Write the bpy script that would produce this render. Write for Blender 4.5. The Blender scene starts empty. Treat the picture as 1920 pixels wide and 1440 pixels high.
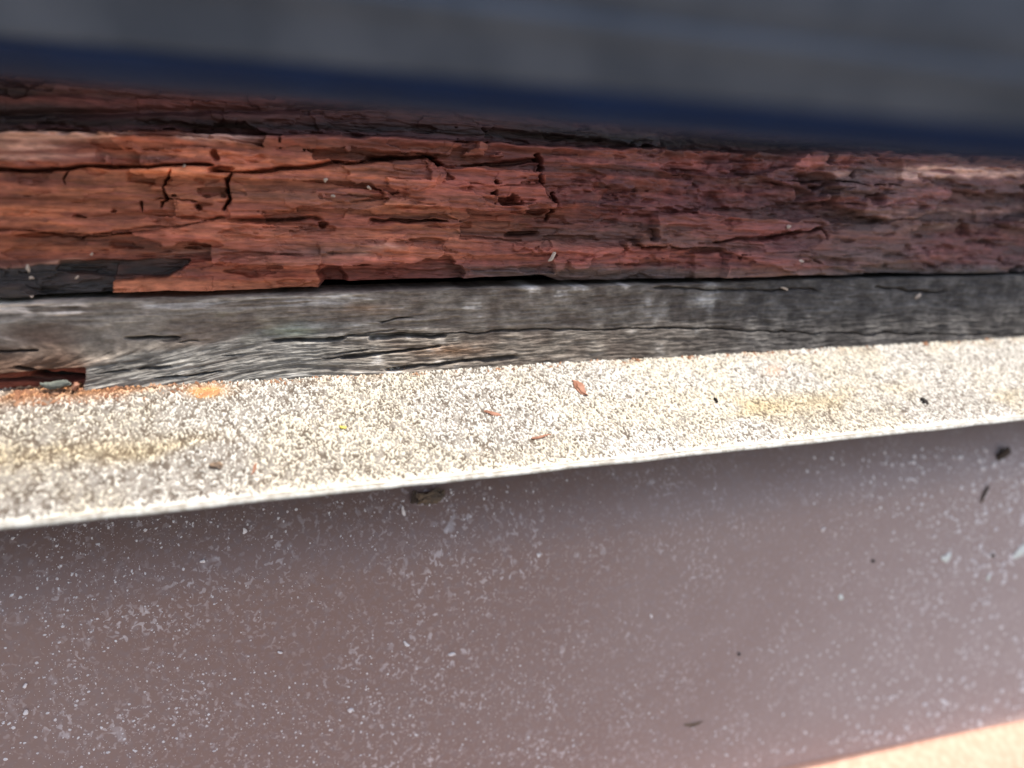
import bpy, bmesh, math
import numpy as np
from mathutils import Matrix, Vector

# ---------------------------------------------------------------- camera, sky, sun, exposure
sc = bpy.context.scene
C = sc.collection
S = 0.12                       # metres from the lens to the face of the old timber; all lengths below are in this unit
BASE = Vector((0, 0, 1.6))     # height of the lens over the ground
F = 1280.0                     # focal length in pixels of the 1920 px wide photograph (24 mm on a 36 mm sensor)
PITCH = math.radians(15)

ax = np.array([4040.0, 260.0, -F]); ax /= np.linalg.norm(ax)
zc = np.array([0, 1.0, 0]) - ax * ax[1]; zc /= np.linalg.norm(zc)
yc = np.cross(zc, ax)
zz = math.cos(PITCH) * zc - math.sin(PITCH) * yc
yy = math.cos(PITCH) * yc + math.sin(PITCH) * zc
R = np.array([ax, yy, zz])     # rows: the board's axes seen from the camera

cam = bpy.data.cameras.new('camera')
cam.lens = 24; cam.sensor_width = 36
cam.clip_start = 0.004; cam.clip_end = 400
cam.dof.use_dof = True
cam.dof.focus_distance = 1.0 * S
cam.dof.aperture_fstop = 10.0
cam_o = bpy.data.objects.new('camera', cam); C.objects.link(cam_o)
M = Matrix([list(r) for r in R]).to_4x4(); M.translation = BASE
cam_o.matrix_world = M
sc.camera = cam_o

TANE = 4.40
SUN = Vector((1.3, -1.0, TANE)).normalized()
world = bpy.data.worlds.new('World'); sc.world = world; world.use_nodes = True
wn = world.node_tree.nodes; wl = world.node_tree.links
sky = wn.new('ShaderNodeTexSky'); sky.sky_type = 'NISHITA'; sky.sun_disc = False
sky.sun_elevation = math.asin(SUN.z)
sky.sun_rotation = math.atan2(SUN.x, SUN.y)
sky.air_density = 1.0; sky.dust_density = 2.5; sky.ozone_density = 1.0
wn['Background'].inputs['Strength'].default_value = 0.15
wl.new(sky.outputs[0], wn['Background'].inputs['Color'])
sl = bpy.data.lights.new('sun', 'SUN'); sl.energy = 4.2; sl.angle = math.radians(0.53); sl.color = (1.0, 0.95, 0.87)
so = bpy.data.objects.new('sun', sl); C.objects.link(so)
so.rotation_euler = SUN.to_track_quat('Z', 'Y').to_euler(); so.location = BASE + SUN * 5
sc.view_settings.view_transform = 'Standard'; sc.view_settings.look = 'None'
sc.view_settings.exposure = 1.0; sc.view_settings.gamma = 1.0
sc.cycles.max_bounces = 8; sc.cycles.diffuse_bounces = 5

# ---------------------------------------------------------------- helpers
def ray(px, py):
    return R @ np.array([(px - 960) / F, (720 - py) / F, -1.0])
def at_y(px, py, Y=1.0):       # the point of the plane y = Y behind pixel (px, py) of the photograph
    r = ray(px, py); return r * (Y / r[1])
def at_plane(px, py, p0, n):
    r = ray(px, py); return r * (np.dot(p0, n) / np.dot(r, n))
def proj(x, y, z):             # arrays -> pixels of the photograph
    P = R.T
    cx = P[0, 0]*x + P[0, 1]*y + P[0, 2]*z
    cy = P[1, 0]*x + P[1, 1]*y + P[1, 2]*z
    cz = P[2, 0]*x + P[2, 1]*y + P[2, 2]*z
    return 960 - cx / cz * F, 720 + cy / cz * F

rng = np.random.default_rng(7)
def lat(ix, iy, seed):         # hashed lattice value 0..1
    h = (ix.astype(np.int64) * 374761393 + iy.astype(np.int64) * 668265263 + seed * 974634777) & 0xffffffff
    h = ((h ^ (h >> 13)) * 1274126177) & 0xffffffff
    h = (h ^ (h >> 16)) & 0xffffffff
    h = (h * 2246822519) & 0xffffffff
    return ((h ^ (h >> 15)) & 0xffffff) / float(0xffffff)
def vn(x, y, seed=0):
    ix = np.floor(x); iy = np.floor(y); fx = x - ix; fy = y - iy
    fx = fx*fx*(3 - 2*fx); fy = fy*fy*(3 - 2*fy)
    a = lat(ix, iy, seed); b = lat(ix+1, iy, seed); c = lat(ix, iy+1, seed); d = lat(ix+1, iy+1, seed)
    return a + (b-a)*fx + (c-a)*fy + (a-b-c+d)*fx*fy
def fbm(x, y, seed=0, o=4, g=0.5):
    s = 0; w = 1; t = 0
    for k in range(o):
        s = s + w * vn(x * 2**k, y * 2**k, seed + 17*k); t += w; w *= g
    return s / t
def cells(x, y, seed, jit=.85):      # square-cornered cells: hash of the nearest seed point and distance to the border
    ix = np.floor(x); iy = np.floor(y); f1 = np.full(x.shape, 9.); f2 = f1.copy(); hid = np.zeros(x.shape)
    for dx in (-1, 0, 1):
        for dy in (-1, 0, 1):
            cx = ix+dx; cy = iy+dy
            d = np.maximum(np.abs(cx+.5+jit*(lat(cx, cy, seed)-.5)-x), np.abs(cy+.5+jit*(lat(cx, cy, seed+1)-.5)-y))
            nr = d < f1; f2 = np.where(nr, f1, np.minimum(f2, d)); hid = np.where(nr, lat(cx, cy, seed+2), hid); f1 = np.where(nr, d, f1)
    return hid, f2-f1
def ss(a, b, v):
    t = np.clip((v - a) / (b - a), 0, 1); return t*t*(3 - 2*t)
def gs(v, w): return np.exp(-(v / w)**2)
def mix(c, d, m):
    m = np.clip(m, 0, 1)
    if np.ndim(m): m = m[..., None]
    return np.asarray(c) * (1 - m) + np.asarray(d) * m

def tag(o, label=None, cat=None, group=None, kind=None):
    if label: o['label'] = label
    if cat: o['category'] = cat
    if group: o['group'] = group
    if kind: o['kind'] = kind
    return o
def link(name, me, mat, parent=None, loc=None):
    o = bpy.data.objects.new(name, me); C.objects.link(o)
    if mat: me.materials.append(mat.m)
    if parent: o.parent = parent
    else: o.location = BASE if loc is None else loc
    return o
def empty(name, loc=BASE):
    o = bpy.data.objects.new(name, None); C.objects.link(o); o.location = loc; o.empty_display_size = 0.01
    return o
def mesh(name, verts, faces, smooth=True):
    me = bpy.data.meshes.new(name)
    me.from_pydata([tuple(v) for v in verts], [], faces)
    me.polygons.foreach_set('use_smooth', [smooth] * len(me.polygons)); me.update()
    return me
def grid(name, x, y, z, col=None, rough=None):
    """closed height sheet: x, y, z arrays (rows, columns) in lens units"""
    n, m = x.shape
    co = np.stack([x, y, z], -1).reshape(-1, 3) * S
    i = np.arange((n-1)*(m-1)); r = i // (m-1); c = i % (m-1); a = r*m + c
    q = np.stack([a, a+1, a+m+1, a+m], -1)
    me = bpy.data.meshes.new(name)
    me.vertices.add(n*m); me.vertices.foreach_set('co', co.astype(np.float32).ravel())
    me.loops.add(q.size); me.loops.foreach_set('vertex_index', q.astype(np.int32).ravel())
    me.polygons.add(len(q)); me.polygons.foreach_set('loop_start', (np.arange(len(q))*4).astype(np.int32))
    me.polygons.foreach_set('use_smooth', np.ones(len(q), bool))
    me.update(calc_edges=True); me.validate()
    if col is not None:
        at = me.color_attributes.new('tint', 'FLOAT_COLOR', 'POINT')
        rgba = np.ones((n*m, 4), np.float32); rgba[:, :3] = np.clip(col, 0.002, 0.95).reshape(-1, 3)
        at.data.foreach_set('color', rgba.ravel())
    return me
def sweep(name, prof, xs, prof2=None, x2=None, closed=True):
    """profile (y, z) swept along x; with prof2 the far end has its own profile"""
    prof = np.asarray(prof, float); k = len(prof); vs = []; fs = []
    for i, x in enumerate(xs):
        t = i / (len(xs) - 1)
        p = prof if prof2 is None else prof*(1-t) + np.asarray(prof2)*t
        for (y, z) in p: vs.append((x*S, y*S, z*S))
    for i in range(len(xs)-1):
        for j in range(k if closed else k-1):
            a = i*k + j; b = i*k + (j+1) % k
            fs.append((a, b, b+k, a+k))
    if closed:
        fs.append(tuple(range(k-1, -1, -1))); fs.append(tuple((len(xs)-1)*k + j for j in range(k)))
    me = mesh(name, vs, fs)
    bm = bmesh.new(); bm.from_mesh(me); bmesh.ops.recalc_face_normals(bm, faces=bm.faces); bm.to_mesh(me); bm.free()
    return me
def chaikin(p, n=2, keep=()):
    p = [np.array(q, float) for q in p]
    for _ in range(n):
        o = []
        for i in range(len(p)):
            a, b = p[i], p[(i+1) % len(p)]
            o += [a*.75 + b*.25, a*.25 + b*.75]
        p = o
    return np.array(p)
def box(name, lo, hi):
    (a, b, c), (d, e, f) = lo, hi
    v = [(a,b,c),(d,b,c),(d,e,c),(a,e,c),(a,b,f),(d,b,f),(d,e,f),(a,e,f)]
    return mesh(name, [tuple(S*k for k in q) for q in v],
                [(0,3,2,1),(4,5,6,7),(0,1,5,4),(1,2,6,5),(2,3,7,6),(3,0,4,7)], False)

# ---------------------------------------------------------------- materials
class Mat:
    def __init__(s, name, base=(.5,.5,.5), rough=.6, spec=.5):
        s.m = bpy.data.materials.new(name); s.m.use_nodes = True
        s.n = s.m.node_tree.nodes; s.l = s.m.node_tree.links; s.b = s.n['Principled BSDF']
        s.b.inputs['Base Color'].default_value = (*base, 1); s.b.inputs['Roughness'].default_value = rough
        s.b.inputs['Specular IOR Level'].default_value = spec
        s.tc = s.n.new('ShaderNodeTexCoord'); s.mp = s.n.new('ShaderNodeMapping')
        s.mp.inputs['Scale'].default_value = (1/S,)*3
        s.l.new(s.tc.outputs['Object'], s.mp.inputs[0])
    def noise(s, scale, detail=4, rough=.55, stretch=None, dist=0):
        src = s.mp.outputs[0]
        if stretch:
            v = s.n.new('ShaderNodeMapping'); v.inputs['Scale'].default_value = stretch
            s.l.new(src, v.inputs[0]); src = v.outputs[0]
        t = s.n.new('ShaderNodeTexNoise'); t.inputs['Scale'].default_value = scale
        t.inputs['Detail'].default_value = detail; t.inputs['Roughness'].default_value = rough
        t.inputs['Distortion'].default_value = dist
        s.l.new(src, t.inputs['Vector']); return t.outputs[0]
    def voro(s, scale, stretch=None):
        src = s.mp.outputs[0]
        if stretch:
            v = s.n.new('ShaderNodeMapping'); v.inputs['Scale'].default_value = stretch
            s.l.new(src, v.inputs[0]); src = v.outputs[0]
        t = s.n.new('ShaderNodeTexVoronoi'); t.inputs['Scale'].default_value = scale
        s.l.new(src, t.inputs['Vector']); return t
    def ramp(s, v, a, b, lo=0., hi=1.):
        r = s.n.new('ShaderNodeMapRange'); r.interpolation_type = 'SMOOTHSTEP'
        for k, q in zip(('From Min','From Max','To Min','To Max'), (a, b, lo, hi)): r.inputs[k].default_value = q
        s.l.new(v, r.inputs['Value']); return r.outputs[0]
    def math(s, op, a, b):
        r = s.n.new('ShaderNodeMath'); r.operation = op
        for i, q in enumerate((a, b)):
            if isinstance(q, (int, float)): r.inputs[i].default_value = q
            else: s.l.new(q, r.inputs[i])
        return r.outputs[0]
    def mixc(s, f, a, b, mode='MIX'):
        r = s.n.new('ShaderNodeMix'); r.data_type = 'RGBA'; r.blend_type = mode
        for k, q in ((0, f), (6, a), (7, b)):
            if isinstance(q, (int, float)): r.inputs[k].default_value = q
            elif isinstance(q, tuple): r.inputs[k].default_value = (*q, 1)
            else: s.l.new(q, r.inputs[k])
        return r.outputs[2]
    def col(s, c): s.l.new(c, s.b.inputs['Base Color'])
    def bump(s, h, strength, dist):
        b = s.n.new('ShaderNodeBump'); b.inputs['Strength'].default_value = strength
        b.inputs['Distance'].default_value = dist * S
        s.l.new(h, b.inputs['Height']); s.l.new(b.outputs[0], s.b.inputs['Normal'])

def tinted(name, rough, spec, grain, gs_, stretch, lo=.72, hi=1.25, bump=.4, bd=.002):
    m = Mat(name, rough=rough, spec=spec)
    a = m.n.new('ShaderNodeAttribute'); a.attribute_name = 'tint'
    g = m.noise(gs_, 5, .6, stretch)
    m.col(m.mixc(1.0, a.outputs['Color'], m.ramp(g, .3, .7, lo, hi), 'MULTIPLY'))
    m.bump(g, bump, bd)
    return m
m_red = tinted('red_rotten_wood', .62, .35, 1, 55, (1, 1, 4), .72, 1.28, .4, .002)
m_grey = tinted('grey_weathered_wood', .9, .12, 1, 70, (1, 1, 3), .72, 1.22, .45, .002)
m_ledge = tinted('speckled_white_coating', .75, .2, 1, 160, None, .85, 1.1, .3, .0015)

m_fas = Mat('brown_painted_metal', (.16, .12, .115), .55, .16)
def fascia_nodes(m):
    big = m.ramp(m.noise(1.6, 3), .35, .7)
    base = m.mixc(big, (.250, .152, .122), (.275, .182, .152))
    fine = m.noise(70, 4, .6)
    base = m.mixc(m.ramp(fine, .42, .75, 0, .35), base, (.25, .21, .215))
    clump = m.ramp(m.noise(5.5, 4, .65), .38, .64)
    sepx = m.n.new('ShaderNodeSeparateXYZ'); m.l.new(m.mp.outputs[0], sepx.inputs[0])
    chalk_sheen = m.ramp(sepx.outputs['X'], -.2, 1.8, .05, .55)  # chalking and sky sheen painted together, paler to the right
    base = m.mixc(m.math('MULTIPLY', chalk_sheen, m.ramp(m.noise(9, 5, .6), .25, .7, .8, 1)), base, (.56, .455, .43))
    def flecks(scale, a, b, amt, off=0, st=(1, 1, 1)):
        n = m.noise(scale, 1.5, .5, st, .6)
        g = m.ramp(m.noise(scale*.13, 3), .40, .62, .25, 1)
        return m.math('MULTIPLY', m.math('MULTIPLY', m.ramp(n, a, b, 0, amt), g), m.ramp(clump, 0, 1, .35, 1))
    s1 = flecks(130, .56, .66, .6, st=(1, 1, .9))
    s2 = flecks(82, .61, .69, .55, st=(1.1, 1, .8))
    s3 = flecks(30, .67, .75, .45, st=(1, 1.3, .9))
    base = m.mixc(s1, base, (.66, .55, .52))
    base = m.mixc(s2, base, (.72, .62, .60))
    base = m.mixc(s3, base, (.70, .62, .61))
    m.col(base)
    m.l.new(m.ramp(fine, .3, .8, .34, .6), m.b.inputs['Roughness'])
    m.bump(m.math('ADD', fine, m.math('MULTIPLY', s1, .8)), .25, .002)
fascia_nodes(m_fas)

m_foot = None
def plain(name, c1, c2, rough, spec, sc_=20, stretch=None, bump=.2, bd=.002):
    m = Mat(name, c1, rough, spec); g = m.noise(sc_, 5, .6, stretch)
    m.col(m.mixc(m.ramp(g, .35, .68), c1, c2)); m.bump(g, bump, bd); return m
m_sash = plain('dark_grey_sash_coating', (.038, .047, .064), (.074, .083, .102), .5, .4, 12)
m_glare = plain('navy_glare_paint', (.003, .013, .046), (.004, .018, .062), .6, .2, 8)  # navy in place of bluish lens glare on the sash's dark lower edge
m_rim = plain('white_sill_rim', (.36, .35, .32), (.20, .18, .15), .5, .4, 90)
m_under = plain('brown_underside', (.05, .04, .035), (.07, .055, .05), .8, .2)
m_dark = plain('dark_backing', (.02, .015, .012), (.03, .024, .02), .9, .1)
m_foot = plain('sunlit_peach_paint', (.43, .235, .165), (.50, .30, .22), .7, .3, 50)  # sunlight on the brown paint, put into a lighter peach colour
m_wall = plain('grey_render', (.3, .29, .27), (.36, .35, .33), .9, .1, 4)
m_ground = plain('bounce_ground', (.16, .14, .12), (.20, .18, .16), .9, .1, .2)
m_chalk = plain('pale_dust', (.66, .57, .54), (.86, .78, .74), .8, .3, 60)
m_white = plain('white_flake', (.80, .80, .74), (.66, .66, .58), .7, .3, 60)
m_splint = plain('red_splinter', (.20, .085, .05), (.28, .14, .09), .7, .3, 60)
m_crumb = plain('black_crumb', (.012, .010, .009), (.03, .022, .018), .8, .2, 60)
m_mud = plain('tan_mud', (.22, .15, .10), (.12, .09, .07), .9, .1, 60)
m_mud2 = plain('dirt_and_shade', (.05, .035, .028), (.09, .065, .05), .9, .1, 60)
m_lichen = plain('grey_green_lichen', (.15, .155, .13), (.085, .09, .08), .95, .1, 70)
m_amber = plain('amber_crust', (.40, .21, .085), (.28, .12, .05), .6, .3, 70)
m_brown = plain('brown_crumbs', (.22, .10, .055), (.34, .20, .12), .85, .2, 40)
m_yel = plain('yellow_fleck', (.65, .52, .10), (.5, .4, .1), .7, .3, 60)
m_cream = plain('cream_fibre', (.55, .45, .36), (.4, .32, .26), .8, .2, 60)

# ---------------------------------------------------------------- ground and house wall
g = link('ground', mesh('ground', [(-60,-60,0),(60,-60,0),(60,60,0),(-60,60,0)], [(0,1,2,3)], False), m_ground, loc=Vector((0,0,0)))  # unseen plane added to bounce light up onto the cladding
tag(g, kind='structure')
X0, X1 = -1.6, 4.2
w = link('house_wall', box('house_wall', (-9, 1.35, -13.3), (9, 3.2, 3.0)), m_wall)
tag(w, 'pale rendered house wall that carries the sash frame above and the brown cladding', 'wall')

# ---------------------------------------------------------------- pixel-traced curves on the timber face, as heights over its length
ZJ = float(at_y(960, 680)[2])                 # where timber meets the speckled sill
xs = []
pxs = np.linspace(-40, 1960, 1500)
xs = np.array([at_y(p, 450)[0] for p in pxs])
xs = np.concatenate([np.linspace(X0, xs[0], 12)[:-1], xs, np.linspace(xs[-1], X1, 12)[1:]])
def curve_z(pts):
    q = np.array([at_y(*p) for p in pts]); return np.interp(xs, q[:, 0], q[:, 2])
gap = curve_z([(-60, 566), (0, 564), (200, 560), (330, 556), (600, 547), (735, 543), (1015, 534), (1240, 531), (1500, 521), (1740, 518), (1920, 514), (2000, 512)])
def wob(a, f, seed): return a * (fbm(xs*f, xs*0, seed, 4) - .5) * 2

# ---- red rotten rail
NR = 420
topz = 0.235
low = gap + .0035 + wob(.002, 18, 3)
gpx = np.interp(xs, [at_y(p, 540)[0] for p in (0, 200, 330, 600, 612, 735, 1010, 1016, 1050, 1240, 1500, 1700, 1730, 1800, 1920)],
                    [.0005, .0015, .0025, .001, .0075, .007, .011, .011, .0008, .0022, .0028, .0025, .0004, .001, .001])
low = low + gpx
t = np.linspace(0, 1, NR)[:, None]
Z = low[None]*(1-t) + topz*t; X = np.repeat(xs[None], NR, 0)
px, py = proj(X, np.ones_like(X), Z)
nz = Z + .02*X                                     # grain runs a little out of level
warp = (fbm(X*2.2, nz*5, 11, 3) - .5) * .026
gz = nz + warp
fib = fbm(X*7, gz*110, 21, 4)                      # fibres
fib2 = fbm(X*16, gz*260, 22, 3)
band = fbm(X*2.0, gz*26, 23, 4)
# broken cubical layers: rows of blocks of uneven length, each standing at its own depth
def blocks(f, wx, seed, jit=.35):
    r = gz*f + jit*(fbm(X*9, gz*30, seed+5, 3)-.5)*2
    row = np.floor(r)
    u = X/wx*(.6+.8*lat(row, row*0, seed+1)) + 9*lat(row, row*0, seed+2) + .12*(fbm(X*30, gz*60, seed+6, 3)-.5)
    return lat(np.floor(u), row, seed), u - np.floor(u), r - row
b1, u1, r1 = blocks(19, .30, 31)
b2, u2, r2 = blocks(46, .13, 41)
b3, u3, r3 = blocks(90, .07, 51)
wx = fbm(X*40, gz*60, 61, 3) - .5                  # ragged edge noise
PX0, PY0 = px, py
px = px + 34*(fbm(X*26, gz*34, 62, 4)-.5) + 16*(fbm(X*9, gz*90, 64, 3)-.5)
py = py + 13*(fbm(X*30, gz*70, 63, 4)-.5)
def jx(v): return v + 7*wx
def terr(n, k): q = n*k; f = np.floor(q); return (f + ss(.42, .58, q-f))/k
tn = fbm(X*3.2 + .02*b2, gz*24 + .10*fbm(X*30, gz*30, 66, 3), 67, 5, .55)
tn2 = fbm(X*9 + .10*b3, gz*60, 68, 4, .6)
mb = ss(.42, .62, fbm(X*4, gz*12, 69, 3))
rg = .11*(fbm(X*34, gz*34, 90, 4)-.5); rg2 = .22*(fbm(X*12, gz*16, 91, 3)-.5)
c1, e1 = cells(X*3.6 + rg*4.5 + rg2*2.2 + .9*lat(np.floor(gz*17 + rg + rg2), gz*0, 331), gz*17 + rg + rg2, 301)
c2, e2 = cells(X*8 + rg*7 + rg2*2 + .9*lat(np.floor(gz*38 + rg*1.5 + rg2*1.5), gz*0, 332), gz*38 + rg*1.5 + rg2*1.5, 311)
c3, e3 = cells(X*19 + rg*6, gz*80 + rg*3 + rg2*2, 321)
T1 = terr(tn, 11); T2 = terr(tn2, 8)
crumb = ss(1030, 1110, px)*(1-ss(1560, 1700, px))*(1-ss(385, 425, py))
h = .008*(fib-.5) + .004*(fib2-.5) + .008*(band-.5) + .026*(T1-.5) + .006*(T2-.5) + .060*(c1-.5) + .020*(c2-.5)*(.3+.7*mb) + .006*(c3-.5)*mb
h = h + crumb*(.045*(fbm(X*22, gz*36, 70, 4)-.5) - .014*ss(.56, .66, fbm(X*18, gz*44, 80, 4)))
h = h - .012*ss(.60, .74, fbm(X*20, gz*80, 81, 4))
def crack(pts, wid, depth, rag=3):
    """a split along a traced polyline px -> py"""
    global h, deep
    p = np.array(pts, float)
    yc_ = np.interp(px, p[:, 0], p[:, 1]) + rag*(fbm(X*25, X*0, int(p[0, 0])+3, 3)-.5)*2
    m = gs(py - yc_, wid*(.35 + 1.2*fbm(X*16, X*0, 88, 3))) * (.45 + .9*fbm(X*22, X*0, 89, 3)) * ss(p[0, 0]-14, p[0, 0]+4, px) * (1 - ss(p[-1, 0]-4, p[-1, 0]+10, px))
    m = np.clip(m*1.5, 0, 1)
    h = h - depth*m; deep = np.maximum(deep, m)
def vcrack(pts, wid, depth):
    global h, deep
    p = np.array(pts, float)
    xc_ = np.interp(py, p[:, 1], p[:, 0]) + 8*wx
    m = gs(px - xc_, wid) * ss(p[0, 1]-5, p[0, 1]+3, py) * (1 - ss(p[-1, 1]-3, p[-1, 1]+5, py))
    m = np.clip(m*1.5, 0, 1)
    h = h - depth*m; deep = np.maximum(deep, m)
def pit(cx, cy, rx, ry, depth):
    global h, deep
    d = ((px+6*wx-cx)/rx)**2 + ((py+6*wx-cy)/ry)**2
    m = (1 - ss(.3, 1.5, d + 1.1*(fbm(X*50, gz*90, 65, 3)-.5)))*(.75+.5*fib); h = h - .55*depth*m; deep = np.maximum(deep, .6*m)
def plate(x0, x1, topf, botf, dh):
    """a slab left standing (dh > 0) or fallen out (dh < 0) between two traced edges"""
    global h
    m = ss(x0-2.5, x0+2.5, jx(px)) * (1 - ss(x1-2.5, x1+2.5, jx(px)))
    m = m * ss(-2.5, 2.5, py - topf + 4*wx) * (1 - ss(-2.5, 2.5, py - botf + 4*wx))
    h = h + dh*m; return m
deep = np.zeros_like(X)
L = lambda pts: np.interp(px, *np.array(pts, float).T)
# the upper shelf lies further back
shelf = L([(0, 243), (300, 243), (420, 249), (700, 254), (1000, 268), (1200, 276), (1500, 282), (1920, 285)])
h = h - .060*(1 - ss(-4, 5, py - shelf + 6*wx)) + .012*gs(py - shelf - 8, 9)
h = h - .02*gs(py - L([(0, 208), (500, 200), (900, 190), (1920, 215)]), 7) * (.4+fib)
# traced splits
crack([(-40, 321), (0, 320), (130, 314), (250, 311), (385, 311)], 2.8, .050, 1.5)
pit(397, 292, 8, 12, .05); pit(408, 318, 24, 7, .06)
crack([(400, 322), (430, 325), (520, 320), (600, 311), (700, 299), (800, 294), (818, 298)], 2.6, .040, 1.5)
crack([(812, 300), (835, 313), (870, 312), (950, 308), (1008, 302)], 3.4, .035, 1.5)
vcrack([(1008, 290), (1014, 345), (1040, 372)], 2.4, .04)
vcrack([(1050, 365), (1043, 390), (1040, 412)], 2.6, .035)
vcrack([(122, 318), (118, 342)], 1.6, .03)
vcrack([(316, 322), (312, 350), (304, 386)], 1.7, .03)
h = h + .016*ss(-3, 3, px-425)*0
vcrack([(428, 330), (426, 352), (423, 394)], 2.8, .045)
vcrack([(262, 378), (262, 392)], 2, .03)
pit(366, 392, 9, 7, .05); pit(205, 397, 7, 4, .03); pit(143, 405, 9, 4, .03)
pit(612, 424, 12, 7, .055)
crack([(300, 372), (360, 380)], 1.8, .015); crack([(460, 412), (600, 411)], 2.6, .022)
crack([(700, 416), (770, 411), (840, 410)], 2.6, .03); pit(825, 412, 10, 4, .03)
crack([(960, 441), (1010, 437)], 3, .03); pit(1010, 395, 22, 8, .025)
crack([(60, 440), (160, 436), (330, 424), (420, 410)], 2.2, .012)
crack([(0, 430), (140, 445), (300, 430)], 2, .012)
pit(626, 522, 17, 24, .05)
crack([(1345, 452), (1450, 446), (1545, 426)], 2.6, .03); vcrack([(1546, 420), (1549, 445)], 3, .03)
pit(1512, 350, 17, 26, .05); pit(1534, 338, 20, 12, .06); pit(1400, 315, 16, 22, .02); pit(1316, 345, 9, 5, .03)
pit(1592, 327, 5, 9, .04); pit(1630, 374, 16, 9, .055); pit(1852, 361, 7, 8, .05); pit(1831, 363, 4, 4, .04); pit(1820, 427, 8, 15, .05); pit(1815, 297, 10, 8, .04)
pit(1730, 443, 12, 4, .02); pit(1850, 455, 34, 5, .02); pit(1735, 470, 12, 9, .02); pit(1880, 485, 7, 7, .025)
for k in range(2):                                 # lumps of the crumbled stretch
    pit(rng.uniform(1050, 1560), rng.uniform(283, 405), rng.uniform(6, 22), rng.uniform(3, 8), rng.uniform(.008, .030))
for k in range(5):
    pit(rng.uniform(1540, 1920), rng.uniform(290, 500), rng.uniform(4, 12), rng.uniform(2, 5), rng.uniform(.006, .026))
# slabs
plate(432, 816, L([(430, 328), (520, 324), (600, 315), (700, 303), (800, 298), (820, 300)]), L([(430, 412), (820, 350)]), .014)
plate(828, 1006, L([(828, 318), (1006, 310)]), L([(828, 345), (1006, 345)]), -.010)
mA = plate(205, 604, L([(205, 530), (300, 522), (335, 508), (355, 492), (604, 478)]), L([(0, 640), (1920, 640)]), .020)
mB = plate(-80, 208, L([(0, 505), (60, 498), (208, 497)]), L([(0, 640), (208, 640)]), -.006)
mB2 = plate(95, 352, L([(95, 492), (352, 487)]), L([(95, 512), (210, 520), (300, 522), (330, 510), (352, 494)]), -.016)
mC = plate(612, 1012, L([(600, 506), (820, 508), (1012, 498)]), L([(0, 640), (1920, 640)]), -.006)
plate(1300, 1510, L([(1300, 478), (1400, 470), (1510, 462)]), L([(0, 640), (1920, 640)]), .014)
plate(600, 760, L([(600, 452), (760, 450)]), L([(600, 476), (760, 470)]), .008)
# colour of the wood; bluish haze at the right painted in as purple
red = np.array([.310, .070, .042]); orange = np.array([.80, .225, .080]); brown = np.array([.200, .078, .050])
black = np.array([.028, .024, .022]); cream = np.array([.95, .50, .36]); purple = np.array([.200, .060, .060]); rose = np.array([.55, .135, .095])
col = mix(red, brown, ss(.40, .66, band)[...]*1.0)
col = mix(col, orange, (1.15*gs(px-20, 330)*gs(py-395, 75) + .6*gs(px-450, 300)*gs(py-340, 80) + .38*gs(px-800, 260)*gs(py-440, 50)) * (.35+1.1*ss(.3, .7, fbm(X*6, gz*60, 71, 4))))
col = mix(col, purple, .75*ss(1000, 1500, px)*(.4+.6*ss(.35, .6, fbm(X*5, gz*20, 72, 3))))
col = mix(col, rose, ss(1060, 1160, px)*(1-ss(1500, 1900, px))*gs(py-335, 42)*ss(.38, .62, fbm(X*8, gz*40, 73, 4))*1.1)
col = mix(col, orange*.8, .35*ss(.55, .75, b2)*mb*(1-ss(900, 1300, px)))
col = mix(col, brown*.6, .5*ss(.50, .60, T1)) if False else mix(col, brown*.7, .45*ss(.56, .66, fbm(X*4, gz*34, 82, 4)))
lines = fbm(X*3.5, gz*170, 92, 3)
col = col*(.62+.76*lines[..., None])*(.78+.46*c1[..., None])*(.82+.36*c2[..., None]); col = mix(col, rose*.8, .35*ss(.52, .60, T2)*(1-ss(1300, 1700, px)))
col = mix(col, black*1.8, .4*ss(.58, .72, fbm(X*7, gz*60, 83, 4))*(.35+.65*ss(.45,.6,fbm(X*2, gz*8, 84, 2))))
col = mix(col, purple*.8, .6*crumb*ss(.5, .62, fbm(X*18, gz*36, 85, 4)))
# pale fibre streaks; light caught on the upper left edge painted in
pale = gs(py - L([(0, 254), (250, 255), (400, 258), (600, 262)]), 8)*(1-ss(330, 560, px))
pale = pale*1.9
pale = pale + .7*gs(py-273, 6)*(1-ss(60, 160, px)) + .5*gs(py-292, 7)*(1-ss(150, 330, px))
pale = pale + .55*gs(py - L([(0, 505), (60, 500), (160, 488), (330, 480), (390, 474)]), 5)*(1-ss(340, 440, px))
pale = pale + 2.4*gs(py - L([(1500, 326), (1700, 324), (1740, 321), (1920, 322)]), 8)*ss(1660, 1690, px+30*wx)
pale = pale + .8*gs(py-292, 7)*gs(px-1775, 25) + .7*gs(py-328, 7)*gs(px-1570, 26) + .8*gs(py-330, 9)*gs(px-1690, 28)
pale = pale + .45*gs(py - L([(1600, 405), (1920, 395)]), 6)*ss(1600, 1690, px) + .4*gs(py - L([(1700, 428), (1810, 420)]), 4)*ss(1690, 1720, px)*(1-ss(1790, 1812, px))
pale = pale + .5*gs(py-462, 4)*gs(px-715, 30) + .6*gs(py-474, 5)*gs(px-680, 16) + .3*gs(py-340, 8)*gs(px-1420, 40)
col = mix(col, cream, pale*ss(.30, .58, fbm(X*14, gz*120, 74, 4))*(1-.8*deep))
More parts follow.
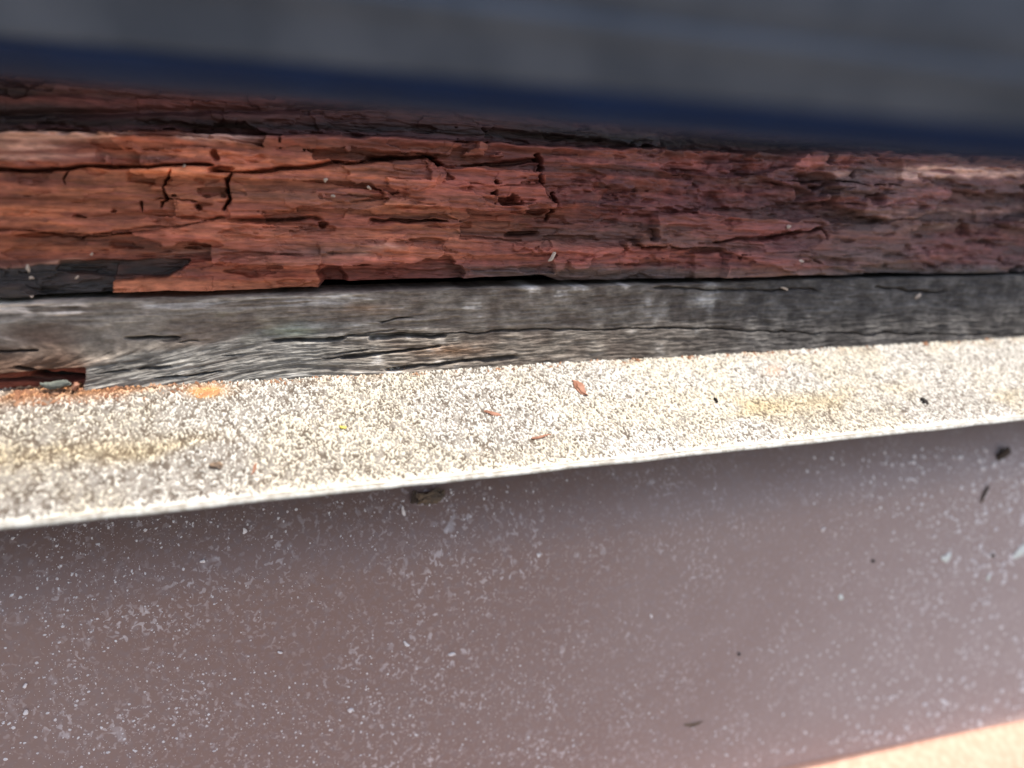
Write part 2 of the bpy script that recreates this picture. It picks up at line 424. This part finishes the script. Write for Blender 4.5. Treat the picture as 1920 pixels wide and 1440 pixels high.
# grey, mould-blackened places
gry = np.array([.140, .112, .098])
gr = ss(.5, .72, fbm(X*3, gz*14, 75, 4))
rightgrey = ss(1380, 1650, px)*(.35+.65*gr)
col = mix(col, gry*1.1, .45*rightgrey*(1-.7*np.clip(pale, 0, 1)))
col = mix(col, gry, .8*gs(py - L([(0, 290), (150, 292), (330, 302)]), 9)*(1-ss(260, 420, px))*ss(.4, .6, fbm(X*9, gz*50, 76, 3)))
lowgrey = L([(0, 500), (200, 520), (610, 520), (820, 508), (1012, 500), (1300, 505), (1550, 505), (1920, 500)])
lg = ss(-14, 10, py - lowgrey + 10*wx)*ss(700, 1020, px)
col = mix(col, gry*.75, .85*lg)
col = mix(col, brown*1.7, .6*lg*gs(px-1420, 110))
col = mix(col, gry*.8, .55*ss(380, 640, px)*(1-ss(640, 760, px))*gs(py-470, 18))
nb = ss(.30, .52, fbm(X*12, gz*45, 93, 4))
col = mix(col, black*1.5, .94*np.clip(mB, 0, 1)*(.55+.45*nb)); col = mix(col, black*1.7, .85*mB2*(.4+.6*nb))
col = mix(col, orange*.95, .75*mA*ss(.32, .62, fbm(X*5, gz*45, 77, 4)))
# the upper shelf: red brown, with shade of the recess painted in
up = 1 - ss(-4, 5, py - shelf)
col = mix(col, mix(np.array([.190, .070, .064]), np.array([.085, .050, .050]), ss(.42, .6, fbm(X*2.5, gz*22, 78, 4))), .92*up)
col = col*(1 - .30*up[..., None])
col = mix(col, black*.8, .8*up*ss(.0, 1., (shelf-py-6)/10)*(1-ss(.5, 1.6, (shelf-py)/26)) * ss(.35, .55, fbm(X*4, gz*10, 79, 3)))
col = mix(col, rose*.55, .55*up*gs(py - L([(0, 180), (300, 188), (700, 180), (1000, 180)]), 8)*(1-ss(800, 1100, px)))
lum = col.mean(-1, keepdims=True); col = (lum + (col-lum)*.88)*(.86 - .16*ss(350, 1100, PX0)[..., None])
col = col * (.66 + .64*fib[..., None]) * (.78 + .40*fib2[..., None]) * (.72+.5*fbm(X*60, gz*60, 86, 3)[..., None])
col = mix(col, np.array([.060, .020, .015]), .62*deep)
Y = 1.0 - h*.62
Y[0] = 1.10; Y[-1] = 1.10
rail = empty('rotten_rail')
tag(rail, 'rotten red brown timber rail with cracked cubical decay above the grey board', 'timber rail')
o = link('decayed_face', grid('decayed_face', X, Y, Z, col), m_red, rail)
o = link('heartwood', box('heartwood', (X0, 1.102, float(gap.max())+.015), (X1, 1.30, topz)), m_dark, rail)

# ---- grey board under it
NG = 230
bot = np.full_like(xs, ZJ) - .004
t = np.linspace(0, 1, NG)[:, None]
topg = gap - .0012 + wob(.0012, 30, 5)
Z = bot[None]*(1-t) + topg[None]*t; X = np.repeat(xs[None], NG, 0)
px, py = proj(X, np.ones_like(X), Z)
sl_ = .16*(1-ss(350, 700, px))*ss(600, 680, py)     # the fibres of the lower left climb to the right
gz = Z - X*sl_ + (fbm(X*3, Z*10, 101, 3)-.5)*.02
fx = np.where(px > 1000, 16, 9)
fib = fbm(X*14, gz*150, 102, 4); fib2 = fbm(X*34, gz*300, 103, 3)
mott = fbm(X*34, Z*38, 104, 4); big = fbm(X*5, gz*14, 105, 4)
wx = fbm(X*40, gz*60, 106, 3) - .5
px = px + 26*(fbm(X*26, gz*34, 112, 4)-.5)
py = py + 9*(fbm(X*30, gz*70, 113, 4)-.5)
tmix = ss(420, 1150, px+500*(fbm(X*3, gz*9, 114, 4)-.5))
tex = (.72*fib+.28*mott)*(1-tmix) + (.25*fib+.75*mott)*tmix
h = .006*(fib-.5)*(1-.6*ss(700, 1100, px)) + .008*(mott-.5) + .006*(fib2-.5) + .008*(big-.5)
deep = np.zeros_like(X)
L = lambda pts: np.interp(px, *np.array(pts, float).T)
crack([(560, 640), (640, 630), (700, 627), (870, 622), (1000, 616), (1100, 617), (1200, 612), (1300, 615), (1500, 622), (1700, 625), (1920, 628)], 1.5, .012, 2)
crack([(700, 632), (760, 628), (830, 626)], 4, .03)
crack([(0, 657), (35, 655), (68, 653)], 1.8, .03); crack([(250, 632), (330, 630)], 2, .025)
crack([(520, 640), (640, 632)], 2.5, .02); crack([(640, 668), (760, 656), (820, 648)], 2.6, .022)
crack([(730, 690), (860, 676), (960, 668)], 3.0, .018)
crack([(40, 686), (65, 692), (90, 699), (110, 699)], 2.2, .035)
crack([(70, 704), (100, 707), (150, 709)], 4.2, .075, 1)
crack([(0, 712), (60, 712), (110, 716)], 3, .02)
crack([(1230, 540), (1400, 543), (1520, 541)], 1.8, .012); crack([(1640, 537), (1700, 545), (1760, 548)], 2, .014)
for k in range(12):
    x_ = rng.uniform(160, 900); y_ = rng.uniform(590, 715); l_ = rng.uniform(20, 90)
    crack([(x_, y_), (x_+l_/2, y_-l_*.07), (x_+l_, y_-l_*.12)], rng.uniform(.9, 1.8), rng.uniform(.006, .016), 2)
edge = (1-ss(154, 160, jx(px)))*ss(-3, 3, py - L([(0, 700), (150, 688)]))     # the grey skin is gone at the lower left corner
h = h - .022*edge
colg = np.array([.265, .228, .190]); dkg = np.array([.095, .074, .060]); bl = np.array([.225, .225, .212]); bro = np.array([.145, .085, .058])
col = mix(dkg*1.35, colg, ss(.24, .80, tex)) * (1.04 - .24*tmix[..., None])
col = mix(col, np.array([.50, .46, .42]), .9*ss(.60, .74, tex)*ss(.45, .6, big)*(1-ss(1300, 1500, px)))
col = mix(col, np.array([.72, .62, .54]), 1.3*gs(py - L([(0, 578), (170, 577)]), 9)*(1-ss(150, 190, px))*ss(.45, .55, fib))
col = mix(col, np.array([.45, .42, .40]), .6*gs(py - L([(250, 572), (600, 565)]), 7)*ss(240, 280, px)*(1-ss(600, 680, px))*ss(.45, .55, fib))
col = mix(col, bro, .75*(1-ss(240, 560, px))*ss(.35, .6, big)*ss(590, 650, py))
col = mix(col, bro*.9, .9*(1-ss(140, 175, jx(px)))*ss(640, 690, py))
col = mix(col, np.array([.17, .038, .022]), .8*edge)
blu = ss(158, 164, jx(px))*(1-ss(560, 760, px))*ss(-6, 6, py - L([(155, 690), (240, 665), (400, 640), (560, 600)]))
col = mix(col, mix(bl*.6, bl*1.1, ss(.34, .70, tex)), .6*blu)
col = mix(col, np.array([.26, .24, .15]), .5*gs(px-420, 70)*gs(py-612, 22)*ss(.4, .6, mott)); col = mix(col, np.array([.27, .30, .22]), .6*gs(px-545, 40)*gs(py-618, 12))
col = mix(col, np.array([.22, .11, .05]), .6*gs(px-840, 60)*gs(py-655, 10) + .5*gs(px-690, 55)*gs(py-578, 8))
dr = ss(1000, 1500, px)
streak = fbm(X*70, Z*30, 107, 4)
col = mix(col, mix(np.array([.052, .048, .046]), np.array([.098, .091, .086]), ss(.38, .72, .3*streak+.7*mott)), .92*dr)
col = mix(col, np.array([.20, .18, .16]), .45*gs(px-1220, 180)*gs(py-585, 16)*ss(.45, .62, mott))
col = mix(col, np.array([.5, .48, .45]), .7*gs(px-1322, 22)*gs(py-566, 11)*ss(.35, .6, mott))
col = col*(.7+.6*fib2[..., None])*(.74+.52*fbm(X*150, Z*170, 115, 3)[..., None]); col = mix(col, np.array([.075, .055, .044]), .45*deep)
Y = .992 - h*.6
Y[-1] = 1.08; Y[-2] = 1.02
board = empty('grey_board')
tag(board, 'thin grey weathered board between the red rotten rail and the white speckled sill', 'board')
link('weathered_face', grid('weathered_face', X, Y, Z, col), m_grey, board)
link('board_core', box('board_core', (X0, 1.03, ZJ-.03), (X1, 1.30, float(gap.min())-.012)), m_dark, board)

# ---------------------------------------------------------------- speckled white sill
SL = math.tan(math.radians(25))
P0 = np.array([0, 1.0, ZJ]); NS = np.array([0, -SL, 1.0]); NS = NS/np.linalg.norm(NS)
LIPY = .795
NL = 330
pl = np.linspace(-110, 2200, 2700)
xl = np.array([at_plane(p, 780, P0, NS)[0] for p in pl])
xl = np.concatenate([np.linspace(X0, xl[0], 12)[:-1], xl, np.linspace(xl[-1], X1, 12)[1:]])
Yv = np.linspace(1.01, LIPY, NL)[:, None]
X = np.repeat(xl[None], NL, 0); Y = np.repeat(Yv, len(xl), 1); Z = ZJ - SL*(1-Y)
px, py = proj(X, Y, Z)
gr1 = fbm(X*560, Y*430, 201, 2, .6); gr2 = vn(X*400, Y*330, 202); big = fbm(X*9, Y*16, 203, 4); mid = fbm(X*30, Y*40, 204, 3)
gg = .62*gr1 + .38*gr2
lipd = (Y-LIPY)/(1-LIPY)                              # 0 at the rim, 1 at the timber
dens = .545 + .10*(big-.5) - .06*gs(px-1250, 260) + .075*(1-ss(0, 700, px)) + .03*gs(lipd-.22, .12)
dens = dens*(1 - .6*gs(lipd, .035))
dk = 1 - ss(dens-.12, dens+.06, gg+.0)
hue = fbm(X*150, Y*120, 205, 2)
darkc = mix(np.array([.055, .036, .024]), np.array([.17, .150, .130]), ss(.25, .75, hue))
lightc = mix(np.array([.475, .435, .355]), np.array([.49, .465, .415]), ss(.4, .6, big))
col = mix(lightc, darkc, dk*.92)*(.88+.24*vn(X*140, Y*120, 207)[..., None])
yel = .55*gs(lipd - np.interp(px, [0, 300, 900, 1300, 1920], [.45, .4, .35, .38, .30]), .13)*ss(.42, .62, fbm(X*5, Y*12, 206, 4))
col = mix(col, col*np.array([.92, .78, .50]), np.clip(1.25*yel*(1-ss(350, 500, px)+ss(1150, 1350, px)), 0, 1))
warm = gs(lipd-1.0, .12)*(1-ss(150, 420, px))
col = mix(col, col*np.array([.9, .52, .32]), np.clip(1.3*warm*ss(.3, .6, mid), 0, 1))
warm2 = gs(lipd-1.0, .10)*ss(.5, .7, mid)*.6; col = mix(col, col*np.array([.9, .7, .5]), warm2)
am = gs((px-388)/1.0, 34)*gs(py-733, 11); col = mix(col, np.array([.46, .27, .12]), np.clip(am*1.1*ss(.15, .6, gg+.15), 0, 1))
col = mix(col, np.array([.5, .32, .22]), .5*gs(px-1450, 16)*gs(py-695, 9))
hh = .0022*(1-dk)*ss(.35, .8, gg) + .002*(big-.5)
hh = hh*(1-gs(lipd, .05))
Z2 = Z + hh*math.cos(math.atan(SL)); Y2 = Y - hh*math.sin(math.atan(SL))
sill = empty('speckled_sill')
tag(sill, 'sloping cream white sill with a granular speckled coating, in full sun', 'sill')
link('coated_top', grid('coated_top', X, Y2, Z2, col), m_ledge, sill)
zl = ZJ - SL*(1-LIPY)
rim = [(LIPY+.003, zl+.0022), (LIPY-.002, zl+.0022), (LIPY-.0050, zl+.0002), (LIPY-.0060, zl-.0026), (LIPY-.0045, zl-.0046), (LIPY-.001, zl-.0052), (LIPY+.004, zl-.0040)]
nx = 260
me = sweep('rolled_rim', chaikin(rim, 1), np.linspace(X0, X1, nx))
v = np.empty(len(me.vertices)*3); me.vertices.foreach_get('co', v); v = v.reshape(-1, 3)
d = (fbm(v[:, 0]/S*24, v[:, 1]*0, 301, 4)-.5)*.0030*S
v[:, 2] += d; me.vertices.foreach_set('co', v.ravel()); me.update()
link('rolled_rim', me, m_rim, sill)
under = [(LIPY+.003, zl-.0035), (1.02, ZJ-.018), (1.30, ZJ-.018), (1.30, ZJ-.040), (1.02, ZJ-.040), (LIPY+.012, zl-.010)]
link('sill_core', sweep('sill_core', under, [X0, X1]), m_under, sill)

# ---------------------------------------------------------------- brown cladding under the sill, flared foot added to catch sun
FY = 1.0
A = at_y(1468, 1440, FY); B = at_y(1920, 1352, FY); k = (B[2]-A[2])/(B[0]-A[0])
fx_ = np.linspace(X0, X1, 90)
rows = []
fold = A[2] + k*(fx_-A[0])
def cove(z): return FY + .13*np.clip((z + .61)/.18, 0, 1)**2        # the head of the cladding rolls back under the sill
def on_clad(px_, py_):
    c = at_y(px_, py_, FY)
    for _ in range(6): c = at_y(px_, py_, float(cove(c[2])))
    return c
for z_ in (zl+.05, zl, -.42, -.44, -.46, -.48, -.50, -.52, -.54, -.56, -.58, -.60, -.66, -.75, -.85, -1.0):
    zz_ = np.full_like(fx_, z_)
    rows.append((cove(zz_) + .004*(vn(fx_*1.3, fx_*0+z_*2, 5)-.5), zz_))
rows.append((np.full_like(fx_, FY), fold+.012)); NFLAT = len(rows)
for a_ in np.linspace(0, 1, 7)[1:]:
    an = math.radians(66)*a_; r_ = .020
    rows.append((FY - r_*(1-math.cos(an)), fold + .012 - r_*math.sin(an)))
yl, zl2 = rows[-1]
rows.append((yl - .11*math.sin(math.radians(66)), zl2 - .11*math.cos(math.radians(66))))
rows.append((yl - .11*math.sin(math.radians(66)), zl2 - .11*math.cos(math.radians(66)) - .02))
n_ = len(fx_)
def sheet(name, rs, depth):
    front = [np.stack([fx_, np.broadcast_to(y_, n_), z_], -1) for y_, z_ in rs]
    back = [q + np.array([0, depth, 0]) for q in front[::-1]]
    al = front + back; vs = np.concatenate(al)*S; fs = []
    for i in range(len(al)):
        j = (i+1) % len(al)
        for c in range(n_-1): fs.append((i*n_+c, j*n_+c, j*n_+c+1, i*n_+c+1))
    me = mesh(name, vs, fs)
    bm = bmesh.new(); bm.from_mesh(me); bmesh.ops.recalc_face_normals(bm, faces=bm.faces); bm.to_mesh(me); bm.free()
    return me
clad = empty('brown_cladding')
link('cladding_face', sheet('cladding_face', rows[:NFLAT+2], .03), m_fas, clad)
tag(link('sunlit_foot', sheet('sunlit_foot', rows[NFLAT+1:], .06), m_foot, clad), 'added flared foot, peach for sun on the brown paint')
tag(clad, 'mauve brown painted metal cladding spattered with pale dust below the sill', 'cladding')

# ---------------------------------------------------------------- unseen frame added above to shade the rail, and the open sash
hz = np.array([.205, .30, .60, 1.20])
lim = (hz - ZJ)/TANE - .004
prof = [(1.3, .205), (1-lim[0], .205), (1-lim[1], .30), (1-lim[2], .60), (1-lim[2], .62), (1.3, .62)]
fr = link('shading_frame', sweep('shading_frame', prof, [X0, X1]), m_sash)
tag(fr, 'unseen dark grey frame added over the rotten rail to shade it', 'shading frame')

def sashprof(t0, z0, k, hq):
    fq = lambda b: b*hq if b <= .0265 else (.0265*hq + (b-.0265)*(.0435-.0265*hq)/.017 if b < .0435 else b)
    p = [(.085, .008), (.040, .001), (.024, .000), (.016, .003), (.011, .008), (.007, .014), (.004, .021), (.002, .0265),
         (.0022, .027), (.000, .031), (-.004, .036), (-.008, .041), (-.0125, .0435), (-.0155, .048), (-.0145, .052), (-.0110, .0545), (-.0105, .0570), (-.0145, .0605), (-.019, .067), (-.030, .12), (-.030, .20), (.075, .20), (.085, .19)]
    return np.array([(t0 + a*k, z0 + fq(b)*k) for a, b in p])
tl, tr = .52, .235
L0 = at_y(0, 124, tl); R0 = at_y(1920, 298, tr)
def end(xq):
    f = (xq - L0[0])/(R0[0]-L0[0]); return tl + (tr-tl)*f, L0[2] + (R0[2]-L0[2])*f
xa, xb = -.7, .60
ya, za = end(xa); yb, zb = end(xb)
ka, kb = ya/.5*1.1, yb/.5*2.3        # the sash swells towards the right end
pa, pb = sashprof(ya, za, ka, .40), sashprof(yb, zb, kb, 1.45)
sash = empty('window_sash')
tag(sash, 'blurred dark blue grey window sash across the top, nearest the lens', 'window sash')
def part_prof(idx, extra):
    a = np.array([pa[i] for i in idx] + [(ya+e[0]*ka, za+e[1]*ka) for e in extra]); b = np.array([pb[i] for i in idx] + [(yb+e[0]*kb, zb+e[1]*kb) for e in extra])
    return chaikin(a, 1), chaikin(b, 1)
s1, s2 = part_prof(range(0, 8), [(.03, .0103), (.085, .0103)])
link('navy_glare_band', sweep('navy_glare_band', s1, np.linspace(xa, xb, 30), s2), m_glare, sash)  # band added below the rail; its navy stands for lens glare
s1, s2 = part_prof(range(8, 23), [(.085, .005), (.022, .005)])
link('sash_rail', sweep('sash_rail', s1, np.linspace(xa, xb, 30), s2), m_sash, sash)

# ---------------------------------------------------------------- loose bits
NF = np.array([0, -1.0, 0]); PF = np.array([0, FY-.001, 0])
NW = np.array([0, -1.0, 0]); PW = np.array([0, .992, 0])
def chip_mesh(name, l, w_, h_, seed, sub=2, rag=.35):
    bm = bmesh.new(); bmesh.ops.create_icosphere(bm, subdivisions=sub, radius=1)
    q = np.array([v.co[:] for v in bm.verts])
    n1 = fbm(q[:, 0]*1.9+5, q[:, 1]*1.9+q[:, 2]*1.3, seed, 5, .6); n2 = fbm(q[:, 1]*2.5+9, q[:, 2]*2.5+q[:, 0], seed+9, 3)
    f = 1 + rag*(n1-.5)*2 + rag*.6*(n2-.5)*2
    q = q*f[:, None]*np.array([l, w_, h_])/2; q[:, 1] += .25*w_*np.sin(q[:, 0]/max(l, 1e-6)*4+seed)
    for v, c in zip(bm.verts, q): v.co = c*S
    me = bpy.data.meshes.new(name); bm.to_mesh(me); bm.free()
    return me
def chip(name, pxy, surf, l, w_, h_, ang, mat, label, cat, group=None, seed=1, lift=.25, rag=.35, parent=None):
    """a bit lying on a surface: l, w in photograph pixels, angle in the picture"""
    p0, n = surf
    c0_ = at_plane(*pxy, p0, n); c = c0_; e = at_plane(pxy[0]+30*math.cos(ang), pxy[1]-30*math.sin(ang), p0, n) - c0_
    q = at_plane(pxy[0]-30*math.sin(ang), pxy[1]-30*math.cos(ang), p0, n) - c0_
    if surf is FA: c = on_clad(*pxy) - np.array([0, .001, 0])
    sx_ = np.linalg.norm(e)/30; sy_ = np.linalg.norm(q)/30
    e = e/np.linalg.norm(e); w2 = np.cross(n, e)
    me = chip_mesh(name, l*sx_, w_*sy_, h_, seed, 4 if l > 45 else 3, rag)
    rot = Matrix([[e[i], w2[i], n[i]] for i in range(3)])
    me.transform(rot.to_4x4())
    o = link(name, me, mat, loc=BASE + Vector(c + n*h_*lift)*S)
    tag(o, label, cat, group); return o
SI = (P0, NS); FA = (PF, NF); WO = (PW, NW)
A_ = math.radians
chip('wood_splinter', (1086, 728), SI, 38, 13, .008, A_(-35), m_splint, 'short thick reddish wood splinter on the sill below the grey board', 'splinter', 'splinters on the sill', 3)
chip('wood_splinter', (924, 776), SI, 36, 6, .005, A_(-10), m_splint, 'thin reddish wood splinter lying flat in the middle of the speckled sill', 'splinter', 'splinters on the sill', 4)
chip('wood_splinter', (1012, 820), SI, 38, 4, .004, A_(12), m_splint, 'fine brown fibre on the sill near its rim, below the thin splinter', 'splinter', 'splinters on the sill', 5)
chip('wood_splinter', (477, 880), SI, 22, 5, .005, A_(60), m_splint, 'upright brown sliver near the sill rim beside the brown bud', 'splinter', 'splinters on the sill', 6)
chip('brown_bud', (406, 877), SI, 20, 12, .010, A_(-30), m_mud, 'small round amber brown bud on the left of the sill near its rim', 'bud', None, 7)
chip('dark_crumb', (1733, 755), SI, 9, 8, .008, 0, m_crumb, 'tiny black crumb on the sill at the right', 'crumb', None, 8)
chip('dark_fleck', (1342, 751), SI, 12, 3, .005, A_(-40), m_crumb, 'small dark fleck on the middle right of the sill', 'fleck', None, 9)
chip('yellow_fleck', (643, 802), SI, 13, 5, .004, A_(10), m_yel, 'tiny bright yellow fleck on the speckled sill', 'fleck', None, 10)
chip('amber_crust', (388, 735), SI, 56, 15, .004, A_(3), m_amber, 'amber orange crust on the sill against the grey board', 'crust', None, 11, .1, .5)
chip('lichen_flake', (106, 719), WO, 52, 15, .008, A_(-4), m_lichen, 'grey green lichen flake wedged in the split at the board lower left corner', 'lichen', None, 12, .3, .3)
chip('wood_crumb', (143, 724), WO, 16, 12, .012, A_(20), m_splint, 'orange brown wood crumb beside the grey green lichen flake', 'crumb', None, 13)
RD = (np.array([0, .985, 0]), NW)
for i, (x_, y_, l_, w_, a_, lab) in enumerate([
    (54, 503, 15, 6, 100, 'pale fleck standing on the black patch at the far left of the rail'),
    (60, 521, 9, 6, 20, 'pale fleck just below the standing one at the left of the rail'),
    (145, 520, 7, 5, 80, 'small white fleck in the middle of the black patch'),
    (60, 555, 6, 4, 20, 'tiny pale fleck on the black patch just above the gap'),
    (172, 476, 6, 4, 30, 'tiny pale fleck on the brown grain over the black patch'),
    (663, 476, 0, 0, 0, None),
    (666, 340, 0, 0, 0, None),
    (611, 338, 9, 7, 60, 'pale speck high on the smooth red slab'),
    (692, 352, 7, 7, 10, 'pale speck on the red slab right of the high one'),
    (624, 367, 6, 7, 60, 'pale speck low on the smooth red slab'),
    (345, 311, 8, 4, 50, 'pale grain caught in the long upper split'),
    (1035, 481, 20, 7, 45, 'cream fibre stuck at the foot of the rail in the middle'),
    (1497, 492, 14, 9, -15, 'cream crumb low on the rail right of the cream fibre'),
    (1478, 426, 9, 5, 40, 'cream crumb in the middle of the rail above the low one'),
    (1470, 541, 14, 4, -10, 'tan sliver on the dark grey board under the gap'),
    (1720, 555, 12, 5, 60, 'pale yellow fleck on the dark right end of the grey board')]):
    if lab: chip('pale_fleck', (x_, y_), RD if y_ < 530 else WO, l_, w_, .006, A_(a_), m_cream, lab, 'fleck', 'pale flecks on the timber', 20+i)
# under the sill
mud = chip('mud_clump', (806, 934), FA, 50, 26, .018, A_(32), m_mud, 'tan mud clump hanging on the brown cladding under the sill rim', 'mud clump', None, 41, .1, .8)
chip('clump_shade', (777, 938), FA, 14, 44, .004, A_(-8), m_mud2, 'dark trail standing for shade beside the tan mud clump', 'shade', None, 42, .2, .5)  # dark piece that stands for the clump's shade on its left
chip('white_sliver', (757, 958), FA, 24, 6, .006, A_(-82), m_chalk, 'upright white sliver left of the mud clump under the sill', 'sliver', None, 43)
cl = chip('black_clump', (1877, 850), FA, 22, 20, .010, 0, m_mud2, 'round black dirt clump on the cladding at the right under the rim', 'dirt clump', None, 44, .4, .5)
chip('twig_bit', (1846, 926), FA, 36, 4, .003, A_(62), m_mud2, 'thin dark twig bit leaning on the cladding below the black clump', 'twig', None, 45)
for i, (x_, y_, l_, w_, a_, lab) in enumerate([
    (1915, 1032, 24, 22, 80, 'largest white flake, at the right edge of the cladding'),
    (1773, 1043, 22, 12, 30, 'ragged white flake left of the largest one'),
    (1575, 1119, 10, 8, 60, 'bright white fleck in the middle of the right cladding'),
    (1852, 1083, 9, 7, 40, 'small white fleck below the largest flake'),
    (1752, 1005, 6, 4, 60, 'tiny cream fleck above the ragged flake'),
    (1543, 992, 9, 6, 70, 'white fleck below the rim right of centre'),
    (1220, 1154, 6, 6, 0, 'round white fleck near the centre of the cladding'),
    (1009, 1039, 7, 7, 0, 'white fleck below the sill in the middle'),
    (48, 1334, 11, 8, 60, 'white fleck at the lower left corner of the cladding'),
    (48, 1284, 10, 7, 20, 'white fleck above the lower left one'),
    (380, 1052, 10, 6, -20, 'white fleck under the shadow of the sill at the left'),
    (658, 1331, 9, 8, 60, 'white fleck low on the cladding left of centre'),
    (847, 1226, 9, 9, 60, 'white fleck in the lower middle of the cladding'),
    (762, 1206, 14, 6, -30, 'long white fleck beside the lower middle one'),
    (458, 995, 12, 8, 80, 'pale fleck close under the rim at the left'),
    (525, 1222, 8, 5, -40, 'slanting white fleck in the left half')]):
    chip('white_fleck', (x_, y_), FA, l_, w_, .003, A_(a_), m_white if i < 4 else m_chalk, lab, 'fleck', 'white flecks on the cladding', 60+i)
for i, (x_, y_, lab) in enumerate([(1636, 1052, 'small dark speck left of the ragged flake'), (1861, 1041, 'small dark speck between the two big flakes'), (1385, 1225, 'dark speck in the lower right half of the cladding')]):
    chip('dark_speck', (x_, y_), FA, 7, 5, .002, 0, m_crumb, lab, 'speck', 'dark specks on the cladding', 90+i)
chip('rust_smear', (1300, 1356), FA, 34, 7, .002, A_(10), m_mud, 'faint reddish smear low on the cladding', 'smear', None, 99, .1, .6)

# dust grains on the cladding: too many to count
N = 17000
vs, fs = [], []
cx = rng.uniform(-20, 1940, N*3); cy = rng.uniform(840, 1440, N*3)
dn = fbm(cx/190, cy/110, 401, 3)
keep = (rng.uniform(0, 1, N*3) < ss(.34, .60, dn)*(.40+.25*ss(0, 600, cx))+.09+.55*ss(300, 1500, cx)) & (cy > 1000-.0975*cx)
cx, cy = cx[keep][:N], cy[keep][:N]
for x_, y_ in zip(cx, cy):
    c = on_clad(x_, y_)
    if c[2] < A[2] + k*(c[0]-A[0]) + .01: continue
    r_ = (.0006 + .0020*rng.random()**6)*np.linalg.norm(c)**2.0; m_ = rng.integers(5, 8); st = rng.uniform(.5, 1); th = rng.uniform(0, 6.28); b0 = len(vs)
    for j in range(m_):
        an = 6.283*j/m_; q = r_*rng.uniform(.6, 1.25); u = math.cos(an)*q; v_ = math.sin(an)*q*st
        vs.append(((c[0]+u*math.cos(th)-v_*math.sin(th))*S, (c[1]+.002)*S, (c[2]+u*math.sin(th)+v_*math.cos(th))*S))
    vs.append((c[0]*S, (c[1]-r_*.5)*S, c[2]*S))
    for j in range(m_): fs.append((b0+j, b0+(j+1) % m_, b0+m_))
du = link('dust', mesh('dust', vs, fs), m_chalk)
tag(du, 'pale dust grains stuck to the brown cladding', 'dust', kind='stuff')

# crumbled wood gathered in the corner of the sill
vs, fs = [], []
for _ in range(900):
    x_ = 30 + 1900*rng.random()**2.2; v_ = rng.random()**2.5*(26 if x_ < 420 else 12)
    c = at_plane(x_, 738 - .0573*x_ + v_, P0, NS); r_ = (.0008 + .0026*rng.random()**3)*np.linalg.norm(c); b0 = len(vs)
    th = rng.uniform(0, 6.28)
    for (a_, b_, c_) in ((-1.6, 0, 0), (1.5, .2, 0), (0, -.7, 0), (.2, .7, 0), (.1, 0, .9), (0, 0, -.5)):
        u, w_ = a_*math.cos(th)-b_*math.sin(th), a_*math.sin(th)+b_*math.cos(th)
        vs.append(tuple((c + r_*np.array([u, w_, w_*SL + c_ + .3]))*S))
    for f_ in ((0, 2, 4), (2, 1, 4), (1, 3, 4), (3, 0, 4), (2, 0, 5), (1, 2, 5), (3, 1, 5), (0, 3, 5)): fs.append(tuple(b0+q for q in f_))
cr = link('wood_crumbs', mesh('wood_crumbs', vs, fs, False), m_brown)
tag(cr, 'brown wood crumbs gathered in the corner of the sill', 'crumbs', kind='stuff')
